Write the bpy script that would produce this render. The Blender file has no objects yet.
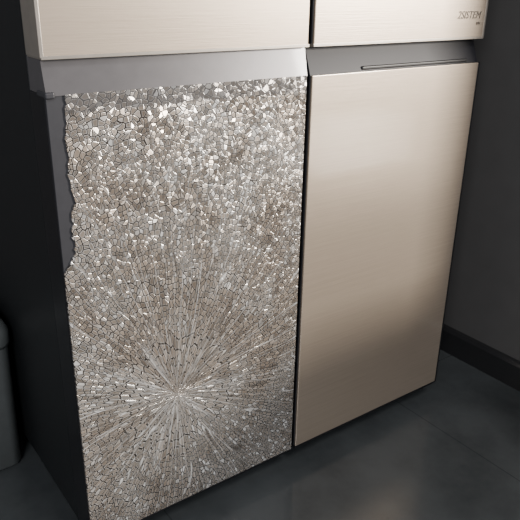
import bpy, bmesh, math, random
from mathutils import Vector
S=bpy.context.scene
def link(o,parent=None):
    S.collection.objects.link(o)
    if parent: o.parent=parent
    return o
# ---------- materials ----------
class NT:
    def __init__(s,name):
        s.m=bpy.data.materials.new(name); s.m.use_nodes=True; s.t=s.m.node_tree; s.b=s.t.nodes['Principled BSDF']
    def n(s,typ,**k):
        nd=s.t.nodes.new(typ)
        for a,v in k.items(): setattr(nd,a,v)
        return nd
    def put(s,sock,v):
        if isinstance(v,bpy.types.NodeSocket): s.t.links.new(v,sock)
        else: sock.default_value=v
    def math(s,op,a,b=0.0,c=0.0,clamp=False):
        nd=s.n('ShaderNodeMath',operation=op,use_clamp=clamp)
        for i,v in enumerate((a,b,c)): s.put(nd.inputs[i],v)
        return nd.outputs[0]
    def vec(s,op,a,b=None,scale=None):
        nd=s.n('ShaderNodeVectorMath',operation=op); s.put(nd.inputs[0],a)
        if b is not None: s.put(nd.inputs[1],b)
        if scale is not None: s.put(nd.inputs[3],scale)
        return nd.outputs[0]
    def mix(s,f,a,b):
        nd=s.n('ShaderNodeMix',data_type='RGBA'); s.put(nd.inputs[0],f); s.put(nd.inputs[6],a); s.put(nd.inputs[7],b); return nd.outputs[2]
    def fmix(s,f,a,b):
        nd=s.n('ShaderNodeMix',data_type='FLOAT'); s.put(nd.inputs[0],f); s.put(nd.inputs[2],a); s.put(nd.inputs[3],b); return nd.outputs[0]
    def mr(s,v,a,b,c=0.0,d=1.0,smooth=True):
        nd=s.n('ShaderNodeMapRange',interpolation_type='SMOOTHSTEP' if smooth else 'LINEAR')
        for i,x in enumerate((v,a,b,c,d)): s.put(nd.inputs[i],x)
        return nd.outputs[0]
    def comb(s,x,y,z=0.0):
        nd=s.n('ShaderNodeCombineXYZ')
        for i,v in enumerate((x,y,z)): s.put(nd.inputs[i],v)
        return nd.outputs[0]
    def noise(s,v,scale,detail=2.0,rough=.5):
        nd=s.n('ShaderNodeTexNoise'); s.put(nd.inputs['Vector'],v); nd.inputs['Scale'].default_value=scale
        nd.inputs['Detail'].default_value=detail; nd.inputs['Roughness'].default_value=rough; return nd
    def vor(s,v,feature,rand=1.0,scale=1.0):
        nd=s.n('ShaderNodeTexVoronoi',voronoi_dimensions='2D',feature=feature); s.put(nd.inputs['Vector'],v)
        nd.inputs['Scale'].default_value=scale; nd.inputs['Randomness'].default_value=rand; return nd
    def bump(s,h,strength,dist,normal=None):
        nd=s.n('ShaderNodeBump'); nd.inputs['Strength'].default_value=strength; nd.inputs['Distance'].default_value=dist
        s.put(nd.inputs['Height'],h)
        if normal is not None: s.put(nd.inputs['Normal'],normal)
        return nd.outputs[0]
    def set(s,**k):
        for a,v in k.items(): s.put(s.b.inputs[a.replace('_',' ')],v)
    def obj(s): return s.n('ShaderNodeTexCoord').outputs['Object']
def simple(name,col,rough=.5,metal=0.0,coat=0.0,nscale=60,amt=.12):
    t=NT(name); o=t.obj(); nz=t.noise(o,nscale,3)
    a=tuple(c*(1-amt) for c in col)+(1,); b=tuple(min(1,c*(1+amt)) for c in col)+(1,)
    t.set(Base_Color=t.mix(nz.outputs[0],a,b),Roughness=rough,Metallic=metal,Coat_Weight=coat,Coat_Roughness=.06)
    return t.m

def mat_door():
    t=NT('champagne_brushed_glass'); o=t.obj()
    br=t.noise(t.vec('MULTIPLY',o,(3,3,900)),1.0,2)
    br2=t.noise(t.vec('MULTIPLY',o,(25,3,1500)),1.0,1)
    f=t.math('ADD',t.math('MULTIPLY',br.outputs[0],.6),t.math('MULTIPLY',br2.outputs[0],.4))
    f=t.mr(f,.3,.7)
    t.set(Base_Color=t.mix(f,(.54,.44,.345,1),(.62,.515,.41,1)),Metallic=.7,Roughness=.36,Coat_Weight=1.0,Coat_Roughness=.10,
          Normal=t.bump(f,.08,.0006))
    return t.m
def mat_shatter():
    t=NT('shattered_tempered_glass'); o=t.obj()
    sp=t.n('ShaderNodeSeparateXYZ'); t.put(sp.inputs[0],o)
    X0=t.math('SUBTRACT',sp.outputs[0],.165); Z0=t.math('SUBTRACT',sp.outputs[2],.265)
    flat0=t.comb(X0,Z0)
    dn=t.noise(flat0,38,2)
    d2=t.n('ShaderNodeSeparateXYZ'); t.put(d2.inputs[0],t.vec('SCALE',t.vec('SUBTRACT',dn.outputs[1],(.5,.5,.5)),scale=.012))
    r0=t.math('SQRT',t.math('ADD',t.math('MULTIPLY',X0,X0),t.math('MULTIPLY',Z0,Z0)))
    am=t.mr(r0,.08,.45,.10,1)
    X=t.math('ADD',X0,t.math('MULTIPLY',d2.outputs[0],am)); Z=t.math('ADD',Z0,t.math('MULTIPLY',d2.outputs[1],am))
    r=t.math('SQRT',t.math('ADD',t.math('MULTIPLY',X,X),t.math('MULTIPLY',Z,Z)))
    th=t.math('ARCTAN2',Z,X)
    wob=t.noise(flat0,8,2); w0=t.math('SUBTRACT',wob.outputs[0],.5)
    thw=t.math('ADD',th,t.math('MULTIPLY',w0,.06))
    def layer(n,m,off):
        v=t.comb(t.math('ADD',t.math('MULTIPLY',thw,n),off),t.math('MULTIPLY',r,m))
        return t.vor(v,'DISTANCE_TO_EDGE').outputs[0],t.vor(v,'F1').outputs['Color']
    L=[layer(21.,58.,0),layer(34.,102.,7.3),layer(49.,138.,5.7),layer(67.,160.,3.1)]
    rj=t.math('ADD',r,t.math('MULTIPLY',t.math('SUBTRACT',t.noise(flat0,22,2).outputs[0],.5),.14))
    k1=t.math('GREATER_THAN',rj,.11); k2=t.math('GREATER_THAN',rj,.21); k3=t.math('GREATER_THAN',rj,.34)
    dE=t.fmix(k3,t.fmix(k2,t.fmix(k1,L[0][0],L[1][0]),L[2][0]),L[3][0])
    col=t.mix(k3,t.mix(k2,t.mix(k1,L[0][1],L[1][1]),L[2][1]),L[3][1])
    def rad(n,m,w): return t.mr(t.vor(t.comb(t.math('MULTIPLY',thw,n),t.math('MULTIPLY',r,m)),'DISTANCE_TO_EDGE').outputs[0],0,w,1,0)
    cs=t.n('ShaderNodeSeparateXYZ'); t.put(cs.inputs[0],col)
    tilt=t.vec('MULTIPLY',t.vec('SUBTRACT',col,(.5,.5,.5)),(.44,.05,.44))
    geo=t.n('ShaderNodeNewGeometry')
    nrm=t.vec('NORMALIZE',t.vec('ADD',geo.outputs['Normal'],tilt))
    nb=t.bump(t.mr(dE,0,.16,0,1),.4,.0007,nrm)
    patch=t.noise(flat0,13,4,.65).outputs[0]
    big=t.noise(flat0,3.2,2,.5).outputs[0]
    refl_white=t.mr(t.math('ADD',t.math('MULTIPLY',patch,.55),t.math('MULTIPLY',big,.45)),.42,.60,.12,1)  # pale and brown areas: room reflections put into the glass colour
    lo=t.mix(refl_white,(.20,.155,.12,1),(.27,.235,.195,1)); hi=t.mix(refl_white,(.40,.32,.25,1),(.53,.465,.40,1))
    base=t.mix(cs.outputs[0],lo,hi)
    glint=t.math('MULTIPLY',t.mr(cs.outputs[1],.84,.86),refl_white)  # near-white cells: glints painted into the base colour
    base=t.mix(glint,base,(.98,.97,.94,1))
    flank=t.math('MULTIPLY',t.mr(dE,.14,.20,1,0),t.mr(refl_white,0,1,.35,.90))
    base=t.mix(flank,base,(.96,.94,.91,1))
    base=t.mix(t.mr(dE,.08,.13,1,0),base,(.045,.037,.030,1))
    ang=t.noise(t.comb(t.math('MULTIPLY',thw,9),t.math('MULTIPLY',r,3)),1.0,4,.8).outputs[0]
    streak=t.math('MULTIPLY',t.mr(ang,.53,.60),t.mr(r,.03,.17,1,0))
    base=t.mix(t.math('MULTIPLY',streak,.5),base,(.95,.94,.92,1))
    dark=t.math('MULTIPLY',rad(19,3,.045),t.mr(r,.12,.42,1,.0))
    base=t.mix(t.math('MULTIPLY',dark,.8),base,(.09,.075,.06,1))
    radial=t.math('MULTIPLY',rad(14,2.0,.020),t.mr(r,.12,.50,1,0.1))
    base=t.mix(radial,base,(.97,.96,.94,1))
    band=t.mr(sp.outputs[2],.727,.729)
    base=t.mix(t.math('MULTIPLY',band,.6),base,(.15,.145,.145,1))
    t.set(Base_Color=base,Metallic=.5,Roughness=.23,Normal=nb,Coat_Weight=.5,Coat_Roughness=.08)
    t.put(t.b.inputs['Coat Normal'],geo.outputs['Normal'])
    return t.m
def mat_floor():
    t=NT('slate_tile'); o=t.obj()
    sp=t.n('ShaderNodeSeparateXYZ'); t.put(sp.inputs[0],o)
    def line(c,off):
        m=t.math('PINGPONG',t.math('SUBTRACT',c,off),.3)
        return t.mr(m,.0008,.0018,1,0)
    g=t.math('MAXIMUM',line(sp.outputs[0],.15),line(sp.outputs[1],.1))
    n1=t.noise(o,5,6,.6); n2=t.noise(o,60,4,.6)
    c=t.mix(t.mr(n1.outputs[0],.3,.7),(.034,.038,.040,1),(.060,.066,.069,1))
    c=t.mix(t.math('MULTIPLY',n2.outputs[0],.3),c,(.074,.080,.082,1))
    c=t.mix(t.math('MULTIPLY',g,.4),c,(.012,.013,.014,1))
    h=t.math('SUBTRACT',t.math('MULTIPLY',n2.outputs[0],.3),t.math('MULTIPLY',g,.4))
    t.set(Base_Color=c,Roughness=t.mr(n1.outputs[0],.3,.7,.14,.25),Normal=t.bump(h,.15,.0008),Coat_Weight=.3,Coat_Roughness=.10)
    return t.m
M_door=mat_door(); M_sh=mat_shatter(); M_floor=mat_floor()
M_frame=simple('dark_door_frame',(.05,.05,.056),.4,.3)
M_body=simple('fridge_side_black',(.008,.009,.010),.45)
M_side=simple('door_side_charcoal',(.014,.014,.016),.35,.3)
M_blocker=simple('blocker_brown',(.05,.035,.025),.5,.0)  # for the added shadow blocker only
M_trim=simple('satin_champagne_trim',(.55,.50,.44),.3,.8)
M_band=simple('grip_grey',(.105,.10,.105),.32,.35,.3)
M_bandShade=simple('grip_grey_shaded',(.014,.014,.018),.4,.1,.0)  # same grip as the left, with shade put into its colour
M_black=simple('black_plastic',(.006,.006,.007),.4)
M_grey=simple('grey_plastic',(.09,.098,.098),.45)
M_wall=simple('dark_wall_paint',(.064,.062,.061),.7,nscale=20)
M_base=simple('black_skirting',(.016,.016,.017),.35)
M_badge=simple('badge_grey',(.12,.105,.09),.4,.3)
# ---------- mesh helpers ----------
def box(name,x0,x1,y0,y1,z0,z1,mat,parent=None,bev=0.0,seg=3):
    bm=bmesh.new(); bmesh.ops.create_cube(bm,size=1)
    for v in bm.verts: v.co=Vector(((v.co.x+.5)*(x1-x0)+x0,(v.co.y+.5)*(y1-y0)+y0,(v.co.z+.5)*(z1-z0)+z0))
    if bev: bmesh.ops.bevel(bm,geom=bm.edges[:],offset=bev,segments=seg,profile=.5,affect='EDGES')
    me=bpy.data.meshes.new(name); bm.to_mesh(me); bm.free(); me.materials.append(mat)
    return link(bpy.data.objects.new(name,me),parent)
def prism(name,pts,axis,a,b,mat,parent=None,bev=0.0):
    bm=bmesh.new()
    def mk(p,t):
        return {'x':(t,p[0],p[1]),'y':(p[0],t,p[1]),'z':(p[0],p[1],t)}[axis]
    A=[bm.verts.new(mk(p,a)) for p in pts]; B=[bm.verts.new(mk(p,b)) for p in pts]
    bm.faces.new(A); bm.faces.new(B[::-1]); n=len(pts)
    for i in range(n): bm.faces.new((A[i],B[i],B[(i+1)%n],A[(i+1)%n]))
    bmesh.ops.recalc_face_normals(bm,faces=bm.faces[:])
    if bev: bmesh.ops.bevel(bm,geom=bm.edges[:],offset=bev,segments=2,profile=.5,affect='EDGES')
    me=bpy.data.meshes.new(name); bm.to_mesh(me); bm.free(); me.materials.append(mat)
    return link(bpy.data.objects.new(name,me),parent)
# ---------- refrigerator ----------
fr=bpy.data.objects.new('refrigerator',None); link(fr)
W=.833; cL=.4110; cR=.4195; ZT=.7512; ZU=.795; ZB=.044; TOP=1.86
box('cabinet_body',.003,W-.003,.064,.70,.035,1.85,M_body,fr,.004)
box('plinth',.02,W-.02,.075,.6,.004,.05,M_black,fr)
for i,(x,y) in enumerate([(.05,.05),(W-.05,.05),(.05,.55),(W-.05,.55)]):
    bm=bmesh.new(); bmesh.ops.create_cone(bm,cap_ends=True,segments=24,radius1=.018,radius2=.014,depth=.04)
    for v in bm.verts: v.co+=Vector((x,y+.03,.02))
    me=bpy.data.meshes.new('foot'); bm.to_mesh(me); bm.free(); me.materials.append(M_black); link(bpy.data.objects.new('foot_%d'%(i+1),me),fr)
def door(nm,x0,x1,z0,z1,glass,poly=None):
    box(nm+'_shell',x0,x1,.004,.058,z0,z1,M_side,fr,.002)
    if poly: prism(nm+'_glass',poly,'y',0.0,.0042,glass,fr)
    else: box(nm+'_glass',x0+.0015,x1-.0015,0.0,.0045,z0+.001,z1-.001,glass,fr,.0012)
ch=[(25,751),(26,740),(23.5,728),(24.5,715),(22,703),(21,690),(22.5,676),(20.5,664),(19,650),(22,636),(23.5,625),(26,612),(22,604),(19,594),(21.5,584),(17,574),(16.5,565),(20.5,556),(18,548),(19.5,541),(14,534),(11,528),(6,524),(4,520),(1.5,516)]
random.seed(4); pts=[]
for i,(a,b) in enumerate(ch):
    pts.append((a/1000,b/1000))
    if i<len(ch)-1:
        a2,b2=ch[i+1]; pts.append(((a+a2)/2000+random.uniform(-.002,.002),(b+b2)/2000))
pts+=[(.0015,ZB+.001),(cL-.0015,ZB+.001),(cL-.0015,ZT)]
pts[0]=(pts[0][0],ZT)
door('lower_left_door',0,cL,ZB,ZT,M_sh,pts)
box('exposed_frame',.0015,.036,.0025,.006,.50,ZT-.001,M_frame,fr,.0005)
door('lower_right_door',cR,W,ZB,ZT,M_door)
door('upper_left_door',0,cL,ZU,TOP,M_door)
door('upper_right_door',cR,W,ZU,TOP,M_door)
for nm,x0,x1 in (('l',-.0012,.0035),('r',W-.0035,W+.0012)):
    box('upper_trim_'+nm,x0,x1,-.0008,.05,ZU,TOP,M_trim,fr,.0006)
box('lower_trim_r',W-.003,W+.001,-.0006,.05,ZB,ZT,M_side,fr,.0006)
for nm,x0,x1 in (('l',.0,cL),('r',cR,W)):
    box('upper_bottom_trim_'+nm,x0,x1,-.0012,.05,ZU-.002,ZU+.0025,M_trim,fr,.0006)
    box('lower_bottom_trim_'+nm,x0,x1,-.0004,.05,ZB-.003,ZB+.001,M_side,fr,.0006)
prism('grip_channel_l',[(.001,ZT-.001),(.058,ZT-.001),(.058,ZU-.002),(.010,ZU-.002)],'x',.002,cL,M_band,fr)
prism('grip_channel_r',[(.004,ZT-.001),(.058,ZT-.001),(.058,ZU-.002),(.020,ZU-.002)],'x',cR,W-.002,M_bandShade,fr)
box('grip_slot',.53,.80,.003,.02,ZT+.001,ZT+.007,M_black,fr,.002)
box('hinge_cap_l',.0,.012,-.002,.03,ZT-.004,ZT+.004,M_frame,fr,.002)
cu=bpy.data.curves.new('badge','FONT'); cu.body='2SISTEM'; cu.size=.018; cu.extrude=.0002; cu.shear=.25; cu.materials.append(M_badge); cu.align_x='RIGHT'
b=bpy.data.objects.new('badge_lettering',cu); link(b,fr); b.location=(.816,-.0004,.829); b.rotation_euler=(math.pi/2,0,0)
cu=bpy.data.curves.new('badge2','FONT'); cu.body='INV'; cu.size=.007; cu.extrude=.0002; cu.materials.append(M_badge); cu.align_x='RIGHT'
b=bpy.data.objects.new('badge_sublettering',cu); link(b,fr); b.location=(.818,-.0004,.818); b.rotation_euler=(math.pi/2,0,0)
# ---------- room ----------
box('floor',-2.5,3.0,-3.0,.86,-.05,0,M_floor)
box('wall_back',-2.5,1.10,.80,.86,0,2.6,M_wall)
box('wall_right',1.035,1.10,-.32,.80,0,2.6,M_wall)
prism('baseboard_right',[(1.0345,0),(1.021,0),(1.021,.058),(1.026,.066),(1.0345,.068)],'y',-.32,.80,M_base)
# ---------- blocker added out of view, right, to shadow the lower right door ----------
blk=bpy.data.objects.new('shadow_blocker',None); link(blk)
box('blocker_box',.79,1.60,-.95,-.38,.0,.43,M_blocker,blk,.004)
box('blocker_top',.78,1.61,-.96,-.37,.43,.45,M_blocker,blk,.004)
# ---------- bin beside the fridge ----------
tb=bpy.data.objects.new('trash_bin',None); link(tb)
def rounded_loft(name,levels,mat,parent,cx,cy,seg=10):
    bm=bmesh.new(); rings=[]
    for z,hx,hy,rad in levels:
        ring=[]
        for qx,qy,a0 in ((1,1,0),(-1,1,90),(-1,-1,180),(1,-1,270)):
            for i in range(seg+1):
                a=math.radians(a0+90*i/seg); ring.append(bm.verts.new((cx+qx*(hx-rad)+rad*math.cos(a),cy+qy*(hy-rad)+rad*math.sin(a),z)))
        rings.append(ring)
    for A,B in zip(rings,rings[1:]):
        for i in range(len(A)): bm.faces.new((A[i],A[(i+1)%len(A)],B[(i+1)%len(A)],B[i]))
    bm.faces.new(rings[0][::-1]); bm.faces.new(rings[-1])
    for f in bm.faces: f.smooth=True
    me=bpy.data.meshes.new(name); bm.to_mesh(me); bm.free(); me.materials.append(mat)
    return link(bpy.data.objects.new(name,me),parent)
rounded_loft('bin_body',[(0.002,.108,.108,.02),(.006,.112,.112,.02),(.26,.118,.118,.025),(.265,.118,.118,.025)],M_grey,tb,-.127,.42)
rounded_loft('bin_lid',[(.265,.12,.12,.025),(.272,.122,.122,.026),(.295,.122,.122,.026),(.31,.115,.115,.024),(.316,.09,.09,.02)],M_grey,tb,-.127,.42)
# ---------- camera ----------
cam=bpy.data.cameras.new('camera'); c=bpy.data.objects.new('camera',cam); link(c)
c.location=(-.27,-.8092,.8809); c.rotation_euler=(1.1763,-.0168,-.6279); cam.lens=664.1/520*36; cam.clip_start=.01; S.camera=c
# ---------- light ----------
def area(n,loc,target,sx,sy,e,col):
    l=bpy.data.lights.new(n,'AREA'); l.shape='RECTANGLE'; l.size=sx; l.size_y=sy; l.energy=e; l.color=col
    o=bpy.data.objects.new(n,l); o.location=loc; o.rotation_euler=(Vector(target)-Vector(loc)).to_track_quat('-Z','Y').to_euler(); link(o)
area('window_light',(-1.6,-1.9,1.7),(.4,0,.5),.9,1.2,50,(.98,.98,1))
area('added_light_right',(2.4,-2.0,1.25),(.6,0,.5),.5,.6,155,(1,.93,.84))  # added lamp, no known window; throws the blocker's shadow on the door
area('ceiling_lamp',(.3,-1.6,2.5),(.4,-.2,.3),.5,.5,26,(1,.97,.94))
w=bpy.data.worlds.new('w'); S.world=w; w.use_nodes=True; w.node_tree.nodes['Background'].inputs[0].default_value=(.8,.82,.88,1); w.node_tree.nodes['Background'].inputs[1].default_value=.38
